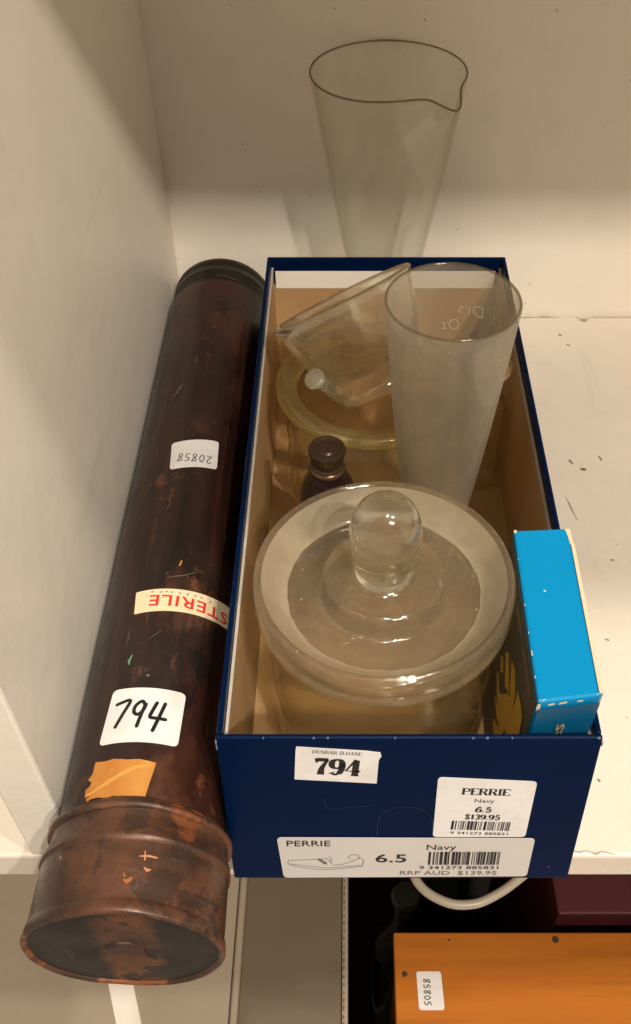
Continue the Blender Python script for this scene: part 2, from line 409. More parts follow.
M_cap = t.done(t.pb(base, t.ramp(n2, [(.3, .27), (.7, .5)]), t.bump(n2, .35, .0012), Metallic=.25))
t = NT('tube_end_disc')
n1 = t.noise(28, 6, .62); n2 = t.noise(80, 5)
xx, yy, zz = t.sep()
band = t.ramp(t.math('ABSOLUTE', t.math('ADD', xx, t.math('MULTIPLY_ADD', n2, .012, -.008))), [(.0085, 1), (.0115, 0)])
base = t.mix(t.ramp(n1, [(.4, 0), (.62, 1)]), (.0065, .0052, .0046), (.0165, .0115, .009))
base = t.mix(t.math('MULTIPLY', band, t.ramp(n1, [(.36, .25), (.55, 1)])), base, (.13, .045, .014))
base = t.mix(t.ramp(n2, [(.54, 0), (.58, .9)]), base, (.008, .0065, .006))
n3 = t.noise(130, 6, .7, vec=t.vec((1, 1, .35)))
base = t.mix(t.math('MULTIPLY', t.ramp(n3, [(.60, 0), (.66, 1)]), .5), base, (.045, .035, .028))
M_end = t.done(t.pb(base, .55, t.bump(n2, .5, .0012)))
t = NT('orange_paper')
n1 = t.noise(60, 5, .6, vec=t.vec((1, .4, 1))); n2 = t.noise(200, 4)
c = t.mix(t.ramp(n1, [(.4, 0), (.65, 1)]), (.50, .235, .045), (.40, .13, .022))
c = t.mix(t.math('MULTIPLY', t.ramp(n2, [(.6, 0), (.75, 1)]), .5), c, (.50, .33, .10))
M_orange = t.done(t.pb(c, .5, t.bump(n1, .4, .001)))
M_fold = plain('folded_orange_paper', (.60, .31, .065), .45, .15, 90)

M_blue = NT('cyan_card'); t = M_blue
c = t.mix(t.noise(40, 4), (.0, .225, .50), (.0, .205, .46))
c = t.mix(t.math('MULTIPLY', t.specks(75, .05), .9), c, (.55, .6, .6))
M_blue = t.done(t.pb(c, .36, t.bump(t.noise(60, 3), .12, .0008), Specular_IOR_Level=.2))
M_slate = plain('slate_print', (.030, .052, .062), .42, .25, 80)
M_gold = plain('gold_print', (.62, .42, .06), .45, .2, 60)
M_dullgold = plain('pale_gold_print', (.33, .28, .15), .5, .35, 700)
M_scuff = plain('scuffed_board', (.72, .60, .42), .8, .3, 600)

G_thin = thin_glass('clear_thin_glass', (.985, .985, .97), (.86, .86, .81), .13, (.66, .64, .56), nscale=25, refl=.06, f0=.02)
G_rim = thin_glass('glass_rim', (.60, .56, .48), (.22, .20, .16), .05, (.5, .46, .38))
G_rimpale = thin_glass('etched_rim', (.74, .70, .61), (.30, .27, .21), .18, (.6, .55, .46))
G_frost = thin_glass('etched_measure_glass', (.90, .885, .85), (.62, .60, .55), .42, (.70, .64, .53), .2, .75, 22, .16, refl=.25, f0=.03, vec=((1, 1, .5),))
G_jar = thin_glass('jar_glass', (.975, .965, .91), (.68, .64, .50), .06, (.6, .55, .42), nscale=50)
G_lid = solid_glass('lid_glass', (.98, .965, .91), .0, .58, .13, (.70, .61, .47), 420, bump=.22)
G_knob = solid_glass('knob_glass', (.975, .96, .90), .0, .10, .025, (.66, .6, .48), 200, bump=.12)
G_ground = solid_glass('ground_glass', (.95, .92, .84), .28, .45, .50, (.78, .68, .50), 120, lo=.62)
G_yellow = solid_glass('yellowish_glass', (.93, .89, .66), .02, .25, .12, (.52, .46, .24), bump=.15)
G_tumbler = solid_glass('thick_tumbler_glass', (.98, .965, .90), .0, .32, .06, (.66, .60, .46), 260, bump=.5)
G_rod = solid_glass('stopper_glass', (.92, .92, .84), .02, .08, .42, (.66, .63, .52))
G_dark = plain('dark_amethyst_glass', (.020, .011, .011), .14, .4, 80, Coat_Weight=.4)
M_darkcap = plain('dark_cap', (.048, .026, .015), .32, .5, 220, Specular_IOR_Level=.3)
M_brassring = plain('worn_collar', (.13, .085, .05), .3, .3, 220, Metallic=.6)

t = NT('orange_wood')
g = t.noise(9, 5, .6, vec=t.vec((.35, 5, 1), rot=(0, 0, .02)), dist=.4); g2 = t.noise(120, 3, .5, vec=t.vec((.06, 1, 1)))
c = t.mix(t.ramp(g, [(.35, 0), (.7, 1)]), (.46, .150, .016), (.37, .112, .012))
c = t.mix(t.math('MULTIPLY', t.ramp(g2, [(.55, 0), (.75, 1)]), .35), c, (.13, .036, .008))
M_wood = t.done(t.pb(c, .28, t.bump(g2, .08, .0006), Coat_Weight=.3, Coat_Roughness=.15))
M_nail = plain('dark_nail', (.05, .03, .02), .5, .4, 900)
M_void = plain('cavity_shade_board', (.012, .008, .006), .7, .4, 30)  # near-black colour stands in for the shade inside the gap
M_cable = plain('white_cable', (.42, .38, .30), .4, .25, 150)
M_maroon = plain('maroon_cover', (.070, .005, .007), .65, .4, 60)
M_chrome = plain('dull_chrome', (.30, .29, .28), .25, .2, 120, Metallic=.9)
M_bottle = plain('black_green_glass', (.004, .005, .004), .10, .3, 60)
M_edge = plain('chipped_edge', (.115, .095, .07), .7, .6, 700)

# ================================================================== the setting
def setting(name, bm, mat, bevel=0):
    return tag(obj(name, bm, mat, bevel=bevel), kind='structure')
bm = bmesh.new(); box(bm, -.75, .85, 0, .369, -.0185, 0); setting('shelf', bm, M_shelf, .0015)
bm = bmesh.new(); box(bm, -1.1, .95, .3692, .390, -.70, .70); setting('back_wall', bm, M_wall)
bm = bmesh.new(); box(bm, -.1275, -.1093, .0006, .3691, .0002, .4655); setting('partition', bm, M_part, .0012)
bm = bmesh.new(); box(bm, -.75, .85, 0, .369, .466, .4845); setting('upper_shelf', bm, M_shelf, .0015)
LB = -0.42      # the board of the next shelf down
bm = bmesh.new()
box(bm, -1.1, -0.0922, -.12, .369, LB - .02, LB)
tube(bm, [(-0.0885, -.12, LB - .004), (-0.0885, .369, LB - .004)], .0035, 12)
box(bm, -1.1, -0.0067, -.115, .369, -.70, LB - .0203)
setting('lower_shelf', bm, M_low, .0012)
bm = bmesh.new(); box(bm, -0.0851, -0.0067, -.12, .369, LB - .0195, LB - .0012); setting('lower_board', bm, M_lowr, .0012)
bm = bmesh.new(); box(bm, -0.0062, -0.0015, -.12, .369, LB - .04, LB + .0008); setting('edge_trim', bm, M_low, .001)
bm = bmesh.new()
for k in range(30):
    y0 = .02 + k * .0058; box(bm, -0.0054 + random.uniform(0, .0004), -0.0043, y0, y0 + random.uniform(.002, .0042), LB + .0007, LB + .0011)
setting('trim_stitching', bm, M_edge)
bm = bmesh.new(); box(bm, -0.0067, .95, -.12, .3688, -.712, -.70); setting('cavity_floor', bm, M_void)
bm = bmesh.new(); box(bm, -0.0014, .95, .364, .3688, -.6998, -.0188); setting('cavity_back', bm, M_void)  # dark sheet over the back wall, paints the shade there

M_mark = plain('shelf_grime', (.44, .38, .30), .8, .4, 400)
def shelfmap(x, y, lift): return Vector((x, y, lift))
mk = []
for pts, w in (([(.1210, .3670), (.1285, .3675), (.1370, .3668)], [.0004, .0012, .0004]), ([(.1495, .3668), (.1540, .3640), (.1575, .3668)], [.0006, .0030, .0006]), ([(.0905, .3660), (.120, .3672)], .0008), ([(.160, .3672), (.30, .3670)], .0006),
               ([(.1352, .348), (.1366, .3476)], .0011), ([(.1388, .3375), (.1402, .3365)], .0008), ([(.1236, .2300), (.1246, .2275)], .0012), ([(.1292, .2228), (.1310, .2224)], .0018), ([(.1408, .2330), (.1416, .2302)], .0010),
               ([(.1171, .2012), (.1186, .1930), (.1204, .1841)], [.0003, .0008, .0003]), ([(.1333, .156), (.1345, .1558)], .0009), ([(.1215, .1063), (.1227, .1058)], .0008), ([(.1092, .0781), (.1098, .0776)], .0008), ([(.105, .0334), (.1056, .0326)], .0008),
               ([(.0880, .0030), (.0915, .0016), (.0950, .0021), (.0985, .0009), (.1010, .0018), (.1060, .0006)], [.0003, .0006, .0004, .0008, .0005, .0003]), ([(.130, .0014), (.142, .0009), (.155, .0015)], .0005)):
    mk += ribbon(spl(pts, 4), w if not isinstance(w, list) else [w[min(len(w) - 1, round(k_ * (len(w) - 1) / (4 * (len(pts) - 1))))] for k_ in range(4 * (len(pts) - 1) + 1)])
tag(obj('grime', flat(mk, shelfmap, .0003), M_mark), kind='stuff')

# ================================================================== leather tube case
AX, AZ, R = -.0778, .0308, .0305
TB = thing('tube_case', (AX, .145, 0), 'long dark brown leather tube case with copper coloured end cap beside the blue box', 'tube case')
YM = Matrix.Translation((AX, 0, AZ)) @ Matrix.Rotation(-math.pi / 2, 4, 'X')   # lathe axis z -> +Y
def ydeform(p):
    return p
bm = bmesh.new()
lathe(bm, [(0, -.012), (R - .001, -.012), (R, -.0115), (R + .0001, .06), (R - .0002, .18), (R, .300), (R, .318)], M=YM, seg=96)
lathe(bm, [(R, .318), (R - .004, .3185), (0, .3185)], M=YM, seg=96)
obj('body', bm, M_tube, TB, True, 40)
bm = bmesh.new()
lathe(bm, [(R - .004, .3186), (R - .0018, .3188), (R - .0014, .3200), (R - .0014, .3290), (R - .0006, .3305), (R - .0012, .3320), (R - .0012, .3370), (R - .0004, .3385), (R - .0006, .3410), (R - .0020, .3422), (R - .0045, .3424), (0, .3424)], M=YM)
obj('far_cap', bm, plain('dark_metal', (.0125, .0115, .0085), .36, .6, 70), TB, True, 30)  # even dark tone for the far cap
CR = .0336
CM = Matrix.Translation((AX + .0003, 0, AZ)) @ Matrix.Rotation(-math.pi / 2, 4, 'X')
prof = [(R - .0015, -.0062), (R + .0004, -.0060), (R + .0016, -.0068)]
for k in range(9):   # rolled bead
    a = math.pi * k / 8; prof.append((R + .0018 + .0016 * math.sin(a), -.0082 - .0030 * (1 - math.cos(a)) / 2))
prof += [(R + .0017, -.0125), (R + .0019, -.0150), (CR + .0004, -.0195), (CR + .0007, -.0212), (CR - .0001, -.0220), (CR, -.0235), (CR + .0003, -.040), (CR + .0001, -.0425),
         (CR + .0002, -.0429), (CR + .0008, -.0436), (CR + .0011, -.0452), (CR + .0013, -.0468), (CR + .0008, -.0477), (CR - .0001, -.0480), (CR - .0008, -.0476), (CR - .0013, -.0468)]
rn = random.Random(4); ph = [rn.uniform(0, 6.28) for _ in range(6)]
def dent(p):   # hand-beaten metal: slightly out of round
    a = math.atan2(p.y, p.x); k = .00022 * math.sin(3 * a + ph[0] + p.z * 60) + .00014 * math.sin(7 * a + ph[1] + p.z * 160) + .00008 * math.sin(15 * a + ph[2])
    r = math.hypot(p.x, p.y)
    return Vector((p.x * (1 + k / r), p.y * (1 + k / r), p.z + .00025 * math.sin(4 * a + ph[3])))
bm = bmesh.new(); lathe(bm, prof, M=CM, seg=128, deform=dent)
capo = obj('end_cap', bm, M_cap, TB, True, 50)
bm = bmesh.new()
lathe(bm, [(CR - .0011, -.0468), (.029, -.0470), (.0270, -.0474), (.012, -.0472), (.0072, -.0470)], M=CM, seg=96, deform=dent)
obj('end_disc', bm, M_end, capo, True, 30)
bm = bmesh.new()
lathe(bm, [(.0073, -.0468), (.0072, -.0474), (.0066, -.0477), (.0056, -.0477), (.0046, -.0474), (0, -.0473)], M=CM, seg=48)
obj('end_boss', bm, M_end, capo, True, 40)

def cylmap(a0, y0, flip=False, rad=R):
    s = -1 if flip else 1
    def f(x, y, lift):
        a = math.radians(a0) + s * x / rad
        return Vector((AX + (rad + lift) * math.sin(a), y0 + s * y, AZ + (rad + lift) * math.cos(a)))
    return f
def patch(name, outline, fm, mat, parent, lift=.00025, th=.00018, n=22):
    """a piece of paper with the given 2-D outline (x-monotone strips) wrapped on the surface"""
    bm = bmesh.new()
    f = bm.faces.new([bm.verts.new((x, y, 0)) for x, y in outline])
    x0 = min(p[0] for p in outline); x1 = max(p[0] for p in outline)
    for k in range(1, n):
        bmesh.ops.bisect_plane(bm, geom=bm.verts[:] + bm.edges[:] + bm.faces[:], plane_co=(x0 + (x1 - x0) * k / n, 0, 0), plane_no=(1, 0, 0))
    r = bmesh.ops.extrude_face_region(bm, geom=bm.faces[:])
    bmesh.ops.translate(bm, verts=[v for v in r['geom'] if isinstance(v, bmesh.types.BMVert)], vec=(0, 0, th))
    for v in bm.verts: v.co = fm(v.co.x, v.co.y, v.co.z + lift)
    return obj(name, bm, mat, parent)
def quad_outline(c, r=.0015, n=4):
    """rounded quadrilateral through 4 corners"""
    out = []
    for i in range(4):
        p, a, b = Vector(c[i]), Vector(c[i - 1]), Vector(c[(i + 1) % 4])
        u = p + (a - p).normalized() * r; v = p + (b - p).normalized() * r
        for k in range(n + 1):
            q = k / n; w = u * (1 - q) ** 2 + p * 2 * q * (1 - q) + v * q * q; out.append((w.x, w.y))
    return out
D = math.pi / 180 * R
fm = cylmap(0, 0)
# white sticker with handwritten 794
lb = patch('sticker', quad_outline([(-28.0 * D, .0157), (28.0 * D, .0153), (29.0 * D, .0383), (-24.5 * D, .0392)], .0022), fm, M_paper, TB)
lb['label'] = 'white sticker with 794 written in black pen'
obj('lettering', flat(tf(hand('794', 0, 0, .0112, .0196, .0014), dx=-20 * D, dy=.0225, rot=-.10), fm, .0006), M_pen, lb)
lb = patch('sticker', quad_outline([(-12 * D, .1590), (29 * D, .1625), (27.5 * D, .1815), (-14.5 * D, .1775)], .0018), fm, M_paper, TB)
lb['label'] = 'small white sticker with upside down handwritten number 20858'
obj('lettering', flat(hand('20858', 0, 0, .0050, .0165, .00042), cylmap(23.0, .1695, True), .0006), M_pen, lb)
# upside down STERILE tape
lb = patch('tape_strip', quad_outline([(-19.5 * D, .0752), (62 * D, .0772), (62 * D, .0885), (-21.5 * D, .0868)], .0006), fm, M_tape, TB, n=30)
lb['label'] = 'cream tape printed STERILE in red, stuck on upside down'
obj('lettering', flat(text('STERILE', 0, 0, .0054, .0348, .012, 1.1), cylmap(56.5, .0838, True), .0006), M_red, lb)
bm = flat(sum([ribbon([(x_ * D, .0852 + random.uniform(-.0004, .0005)), ((x_ + 1.0) * D, .0856)], .0005) for x_ in (-8, -1, 3, 7, 13, 19, 25, 30, 38)], []), fm, .00065)
obj('print_flecks', bm, M_greyink, lb)
# torn orange paper with a fold line
o = [(-28.0, .0092), (-20, .0086), (-14, .0091), (-4, .0084), (4, .0086), (15.2, .0076), (14.2, .004), (13, .0002), (11.4, -.0058), (9, -.0074), (4, -.0070), (-1, -.0079), (-4.5, -.0066), (-9, -.0054), (-14, -.0062), (-20, -.0054), (-26, -.0054), (-29, -.0062), (-30, -.0047), (-27.5, -.0042), (-31.5, -.0034), (-32.2, -.0012), (-29, -.0002), (-28, .0012), (-30.5, .0022), (-31.5, .0028), (-28.6, .0046)]
lb = patch('paper_scrap', [(a * D, y_) for a, y_ in o][::-1], fm, M_orange, TB)
lb['label'] = 'torn scrap of orange paper'
obj('paper_fold', flat(ribbon([(-31 * D, -.0040), (-20 * D, -.0016), (-8 * D, .0022), (2 * D, .0053), (13.5 * D, .0066)], [.0008, .0016, .0017, .0016, .0004], False), fm, .0006), M_fold, lb)
# scratches and paint spots on the leather
M_bare = plain('bare_copper', (.5, .22, .12), .4); M_rust = plain('rust', (.42, .13, .025), .5, .5, 900)
cm = cylmap(0, 0, False, CR + .0003); fcm = cylmap(0, 0, False, R - .0009)
for nm_, pts, w_, mp, mt in (
    ('scratch', [(2, .0935), (9, .0945), (15, .0955), (24, .0985)], [.0003, .0006, .0005, .0003], fm, M_edge),
    ('scratch', [(-22, .214), (-18, .219), (-15, .223)], [.0008, .0018, .0007], fm, M_edge),
    ('scratch', [(-30, .151), (-28, .1525)], .0006, fm, M_edge), ('scratch', [(-8, .140), (-6, .137), (-8, .134)], .0005, fm, M_edge),
    ('scratch', [(5, .271), (9, .2715)], .0009, fm, M_edge), ('scratch', [(0, .3225), (9, .3235), (26, .3215)], [.0003, .0008, .0004], fcm, M_edge),
    ('scratch', [(10, .1005), (11, .1030)], .0007, fm, M_orange), ('scratch', [(-4, .062), (4, .066)], .0003, fm, M_edge),
    ('scratch', [(15, -.0285), (21, -.0281), (26, -.0283)], [.0003, .0008, .0005], cm, M_bare), ('scratch', [(18, -.0265), (18.6, -.0295)], [.0003, .0006], cm, M_bare),
    ('scratch', [(19, -.0322), (21, -.0330), (23, -.0326)], [.0005, .0011, .0004], cm, M_bare),
    ('rust_spot', [(8, -.0368), (10, -.0374), (12.5, -.0366), (14, -.0371)], [.0006, .0018, .0022, .0008], cm, M_rust), ('rust_spot', [(7, -.0345), (8, -.0355)], [.0004, .0007], cm, M_rust),
    ('paint_spot', [(-15, .0545), (-16.5, .0520), (-16, .0505)], [.0006, .0011, .0006], fm, plain('green_paint', (.10, .26, .17), .5))):
    obj(nm_, flat(ribbon([(a_ * D, y_) for a_, y_ in pts], w_), mp, .0002), mt, TB)

# ================================================================== blue shoe box
BX0, BX1, BH, BT, BY1 = -.0455, .0855, .086, .0020, .302
YB, YT = -.0092, .0026                          # the front wall leans back towards its top
SB = thing('shoe_box', (.02, .146, 0), 'open navy blue cardboard shoe box without lid holding old laboratory glass', 'shoe box')
bm = bmesh.new()
hexa(bm, [(BX0, YB, 0.0004), (BX1, YB, 0.0004), (BX1, YB + BT, 0.0004), (BX0, YB + BT, 0.0004), (BX0, YT, BH), (BX1, YT, BH), (BX1, YT + BT, BH), (BX0, YT + BT, BH)])
fw = obj('front_wall', bm, M_navy, SB, bevel=.0007)
bm = bmesh.new(); box(bm, BX0, BX1, BY1 - BT, BY1, .0004, BH); obj('back_wall_panel', bm, M_navy, SB, bevel=.0007)
for x0, x1 in ((BX0, BX0 + BT), (BX1 - BT, BX1)):
    bm = bmesh.new(); a, b = YB + BT + .0003, YT + BT + .0003
    hexa(bm, [(x0, a, .0004), (x1, a, .0004), (x1, BY1 - BT - .0003, .0004), (x0, BY1 - BT - .0003, .0004), (x0, b, BH - .0003), (x1, b, BH - .0003), (x1, BY1 - BT - .0003, BH - .0003), (x0, BY1 - BT - .0003, BH - .0003)])
    obj('side_wall', bm, M_navy, SB, bevel=.0006)
bm = bmesh.new()   # kraft lining below the turned-in blue rim, with a raw pale edge
lt, lz = .0008, BH - .0065
ix0, ix1, iy1 = BX0 + BT + .0002, BX1 - BT - .0002, BY1 - BT - .0002
def fy(z): return YB + BT + .0002 + (YT - YB) * z / BH
def wallq(c):
    f = hexa(bm, c); f[1].material_index = 1
z0 = .0012
wallq([(ix0, fy(z0), z0), (ix0 + lt, fy(z0), z0), (ix0 + lt, iy1, z0), (ix0, iy1, z0), (ix0, fy(lz), lz), (ix0 + lt, fy(lz), lz), (ix0 + lt, iy1, lz), (ix0, iy1, lz)])
wallq([(ix1 - lt, fy(z0), z0), (ix1, fy(z0), z0), (ix1, iy1, z0), (ix1 - lt, iy1, z0), (ix1 - lt, fy(lz), lz), (ix1, fy(lz), lz), (ix1, iy1, lz), (ix1 - lt, iy1, lz)])
zb = BH - .0165
wallq([(ix0 + lt, iy1 - lt, z0), (ix1 - lt, iy1 - lt, z0), (ix1 - lt, iy1, z0), (ix0 + lt, iy1, z0), (ix0 + lt, iy1 - lt, zb), (ix1 - lt, iy1 - lt, zb), (ix1 - lt, iy1, zb), (ix0 + lt, iy1, zb)])
wallq([(ix0 + lt, fy(z0), z0), (ix1 - lt, fy(z0), z0), (ix1 - lt, fy(z0) + lt, z0), (ix0 + lt, fy(z0) + lt, z0), (ix0 + lt, fy(lz), lz), (ix1 - lt, fy(lz), lz), (ix1 - lt, fy(lz) + lt, lz), (ix0 + lt, fy(lz) + lt, lz)])
box(bm, ix0, ix1, YB + BT + .0002, iy1, .0005, .0012)
obj('lining', bm, [M_kraft, M_rawedge], SB)
bm = bmesh.new()
for xx in (ix0, ix1 - .0011): hexa(bm, [(xx, fy(lz) + .001, lz), (xx + .0011, fy(lz) + .001, lz), (xx + .0011, iy1, lz), (xx, iy1, lz), (xx, fy(lz) + .001, lz + .0009), (xx + .0011, fy(lz) + .001, lz + .0009), (xx + .0011, iy1, lz + .0009), (xx, iy1, lz + .0009)])
obj('lining_edge', bm, M_rawedge, SB)
bm = bmesh.new(); box(bm, ix0 + .002, ix1 - .003, iy1 - .0014, iy1 - .0009, BH - .0180, BH - .0072); obj('paper_flap', bm, M_ivory, SB)

sl = math.hypot(YT - YB, BH); ux, uz = (YT - YB) / sl, BH / sl
def frontmap(u, v, lift):
    return Vector((u, YB + v * ux - lift * uz, .0004 + v * uz + lift * ux))
def label2d(name, outline, mat, parent, fm=frontmap, lift=.00015, th=.00018, loc_label=None):
    bm = bmesh.new(); bm.faces.new([bm.verts.new((x, y, 0)) for x, y in outline])
    r = bmesh.ops.extrude_face_region(bm, geom=bm.faces[:])
    bmesh.ops.translate(bm, verts=[v for v in r['geom'] if isinstance(v, bmesh.types.BMVert)], vec=(0, 0, th))
    for v in bm.verts: v.co = fm(v.co.x, v.co.y, v.co.z + lift)
    o = obj(name, bm, mat, parent)
    if loc_label: o['label'] = loc_label
    return o
def ink(name, polys, parent, mat=None, fm=frontmap, lift=.00045):
    return obj(name, flat(polys, fm, lift), mat or M_ink, parent)
# lot number label
lb = label2d('lot_label', [(-.0195, .0643), (.0094, .0619), (.0099, .0752), (.0108, .0772), (.0104, .0793), (.0092, .0794), (.0060, .0801), (-.0183, .0824), (-.0186, .0800)], M_paper, SB, loc_label='white paper lot label printed 794')
rt = -.082
ink('lettering', tf(serif('DUNBAR SLOANE', 0, 0, .0017, .0172, .15), dx=-.0044, dy=.0784, rot=rt) + tf(serif('794', 0, 0, .0092, .0162, .25), dx=-.0046, dy=.0668, rot=rt), lb)
# price label
lb = label2d('price_label', quad_outline([(.0309, .0290), (.0655, .0290), (.0660, .0629), (.0309, .0655)], .0018), M_paper, SB, loc_label='white price label with barcode on the right')
q = -.045
ink('lettering', tf(serif('PERRIE', 0, 0, .0038, .0175, .22), dx=.0484, dy=.0552, rot=q) + tf(text('Navy', 0, 0, .0021, .0072, 0, 1, 'CENTER'), dx=.0484, dy=.0507, rot=q)
    + tf(serif('6.5', 0, 0, .0030, .0060, .24), dx=.0484, dy=.0449, rot=q) + tf(serif('$139.95', 0, 0, .0030, .0130, .24), dx=.0484, dy=.0403, rot=q)
    + tf(text('9 341273 885831', 0, 0, .0016, .0215, .004, 1, 'CENTER'), dx=.0480, dy=.0307, rot=q), lb)
ink('barcode', tf(barcode(-.0112, .0112, 0, .0056, 5), dx=.0484, dy=.0335, rot=q), lb)
# long size label along the bottom
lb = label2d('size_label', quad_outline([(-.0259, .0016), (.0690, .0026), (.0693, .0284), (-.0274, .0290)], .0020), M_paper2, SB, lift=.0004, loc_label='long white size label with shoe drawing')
L2 = .0008
ink('lettering', text('PERRIE', -.0238, .0236, .0036, .0165, .004) + text('6.5', .0098, .0128, .0052, .0118, .012) + text('Navy', .0290, .0212, .0034, .0112, .0), lb, lift=L2)
ink('barcode', barcode(.0300, .0572, .0110, .0198, 9), lb, lift=L2)
ink('code_figures', text('9 341273 885831', .0268, .0080, .0021, .0305, .003), lb, lift=L2)
ink('price_line', text('RRP AUD  $139.95', .0195, .0040, .0027, .0375, .0), lb, M_greyink, lift=L2)
shoe = []
for pts in ([(-.0238, .0120), (-.0236, .0134), (-.0222, .0140), (-.0150, .0146), (-.0085, .0152)], [(-.0238, .0120), (-.0228, .0108), (-.0190, .0094), (-.0120, .0078), (-.0040, .0082), (.0030, .0096), (.0048, .0100)],
            [(-.0085, .0152), (-.0062, .0110), (-.0020, .0118), (.0030, .0150), (.0040, .0160)], [(.0032, .0155), (.0034, .0172), (.0016, .0180), (-.0004, .0168), (.0002, .0150)], [(.0040, .0160), (.0052, .0138), (.0046, .0100)],
            [(-.0126, .0150), (-.0110, .0136), (-.0100, .0118), (-.0085, .0114)], [(-.0080, .0168), (-.0070, .0150), (-.0074, .0126)], [(-.0230, .0116), (-.0150, .0100), (-.0080, .0090), (.0040, .0106)]):
    shoe += ribbon(spl(pts, 5), .00022)
shoe += ribbon(spl([(-.0118, .0146), (-.0106, .0134), (-.0094, .0122)], 4), .0012)
ink('shoe_drawing', shoe, lb, M_greyink, lift=L2)
# thumb notch creases scored in the card
bm = flat(ribbon(spl([(.0101, .0295), (.0104, .0390), (.0130, .0452), (.0200, .0478), (.0262, .0460), (.0300, .0400), (.0305, .0330)], 6), .00022, False)
          + ribbon([(-.0092, .0530), (-.0088, .0470), (-.0070, .0466), (.0080, .0484)], .00018, False), frontmap, .0002)
obj('scored_crease', bm, plain('card_crease', (.012, .026, .075), .7, .5, 900), SB)
M_scf = plain('rim_scuffs', (.16, .19, .32), .7, .5, 900)
for k in range(9):   # chipped pale flecks along the front rim and corners
    x_ = random.uniform(BX0 + .001, BX1 - .001); w_ = random.uniform(.0003, .0011)
    bm = bmesh.new(); box(bm, x_, x_ + w_, YT - .0001, YT + .0005, BH - .0004, BH + .00012); obj('rim_scuff', bm, M_scf, SB)
for (x_, z_) in ((BX0 - .0001, .083), (BX0 - .0001, .080), (BX1 - .0004, .0825)):
    bm = bmesh.new(); box(bm, x_, x_ + .0005, YT - .0009, YT + .0004, z_, z_ + .0018); obj('rim_scuff', bm, M_scf, SB)

# ================================================================== turquoise carton
CTN = thing('carton', (.072, .045, .003), 'bright turquoise blue cardboard carton standing upright in the front right box corner', 'carton')
bot = [(.0590, .0070, .0016), (.0806, .0085, .0016), (.0808, .0830, .0016), (.0592, .0832, .0016)]
top = [(.0618, .0068, .1016), (.0836, .0096, .1020), (.0846, .0852, .1012), (.0628, .0838, .1014)]
bm = bmesh.new(); hexa(bm, bot + top); obj('body', bm, M_blue, CTN, bevel=.0010, seg=3)
def quadmap(A, B, Cc, Dd, out):
    A, B, Cc, Dd = map(Vector, (A, B, Cc, Dd)); n = ((B - A).cross(Dd - A)).normalized()
    if n.dot(Vector(out)) < 0: n = -n
    def f(u, v, lift): return (A * (1 - u) + B * u) * (1 - v) + (Dd * (1 - u) + Cc * u) * v + n * lift
    return f
lm = quadmap(bot[3], bot[0], top[0], top[3], (-1, 0, 0))      # left side: u runs to the near end, v up
def qpatch(name, outline, fm, mat, parent, lift, th=.00015):
    return label2d(name, outline, mat, parent, fm, lift, th)
sp = qpatch('side_panel', rrect(.012, .006, .988, .986, .006), lm, M_slate, CTN, .0002)
fan = [[(0.327, 0.532), (0.368, 0.566), (0.532, 0.501), (0.469, 0.428)], [(0.398, 0.632), (0.441, 0.676), (0.626, 0.598), (0.547, 0.512)], [(0.521, 0.716), (0.614, 0.748), (0.717, 0.685), (0.635, 0.609)], [(0.329, 0.43), (0.357, 0.45), (0.47, 0.422), (0.42, 0.37)], [(0.392, 0.323), (0.414, 0.341), (0.557, 0.367), (0.55, 0.313)],
       [(0.424, 0.374), (0.467, 0.429), (0.715, 0.686), (0.746, 0.615), (0.724, 0.471), (0.696, 0.432), (0.67, 0.349), (0.566, 0.333)], [(0.736, 0.755), (0.808, 0.774), (0.885, 0.774), (0.91, 0.696), (0.898, 0.631), (0.803, 0.507), (0.716, 0.454), (0.746, 0.615)], [(0.474, 0.258), (0.571, 0.316), (0.68, 0.4), (0.675, 0.347), (0.587, 0.233), (0.51, 0.214)]]
bmE = bmesh.new()
for k_, poly in enumerate(fan): bmE.faces.new([bmE.verts.new(lm(a_, b_, .0005 + k_ * .00003)) for a_, b_ in poly])
obj('emblem', bmE, M_gold, sp)
scr = []
rr = random.Random(11); x_ = .20
while x_ < .93:      # a worn, illegible line of small pale print along the upper edge
    w_ = rr.uniform(.018, .030)
    if rr.random() < .85: scr += ribbon(spl([(x_, .905 + rr.uniform(-.006, .006)), (x_ + w_ * .3, .932), (x_ + w_ * .6, .900), (x_ + w_, .926)], 3), .006)
    x_ += w_ + .010
obj('fine_print', flat(scr, lm, .0005), M_dullgold, sp)
fmc = quadmap(bot[0], bot[1], top[1], top[0], (0, -1, 0))
qpatch('end_panel', rrect(.015, .01, .985, .965, .01), fmc, plain('dark_cyan_print', (.0, .085, .195), .38, .25, 60), CTN, .0007, .0001)
lt_ = text('es', 0, 0, .16, .20, .012)
obj('lettering', flat(tf(lt_, 1, 1.5, .46, .745, 0) if False else [[(.52 - y_ * 1.2, .765 + x_ * .50) for x_, y_ in p] for p in lt_], fmc, .0013), M_dullgold, CTN)
rm = quadmap(bot[1], bot[2], top[2], top[1], (1, 0, 0))
qpatch('bare_side', rrect(.012, .01, .93, .992, .006), rm, M_scuff, CTN, .0002, .0003)
tm = quadmap(top[0], top[1], top[2], top[3], (0, 0, 1))
edge = []
rr = random.Random(5)
for k in range(11):
    x_ = rr.choice((rr.uniform(0, .12), rr.uniform(.05, 1))); w_ = rr.uniform(.01, .06); y_ = rr.uniform(.002, .010); h_ = rr.uniform(.002, .005)
    edge.append([(x_, y_), (min(x_ + w_, 1), y_ + rr.uniform(-.002, .002)), (min(x_ + w_ * .8, 1), y_ + h_), (x_ + w_ * .2, y_ + h_ * .8)])
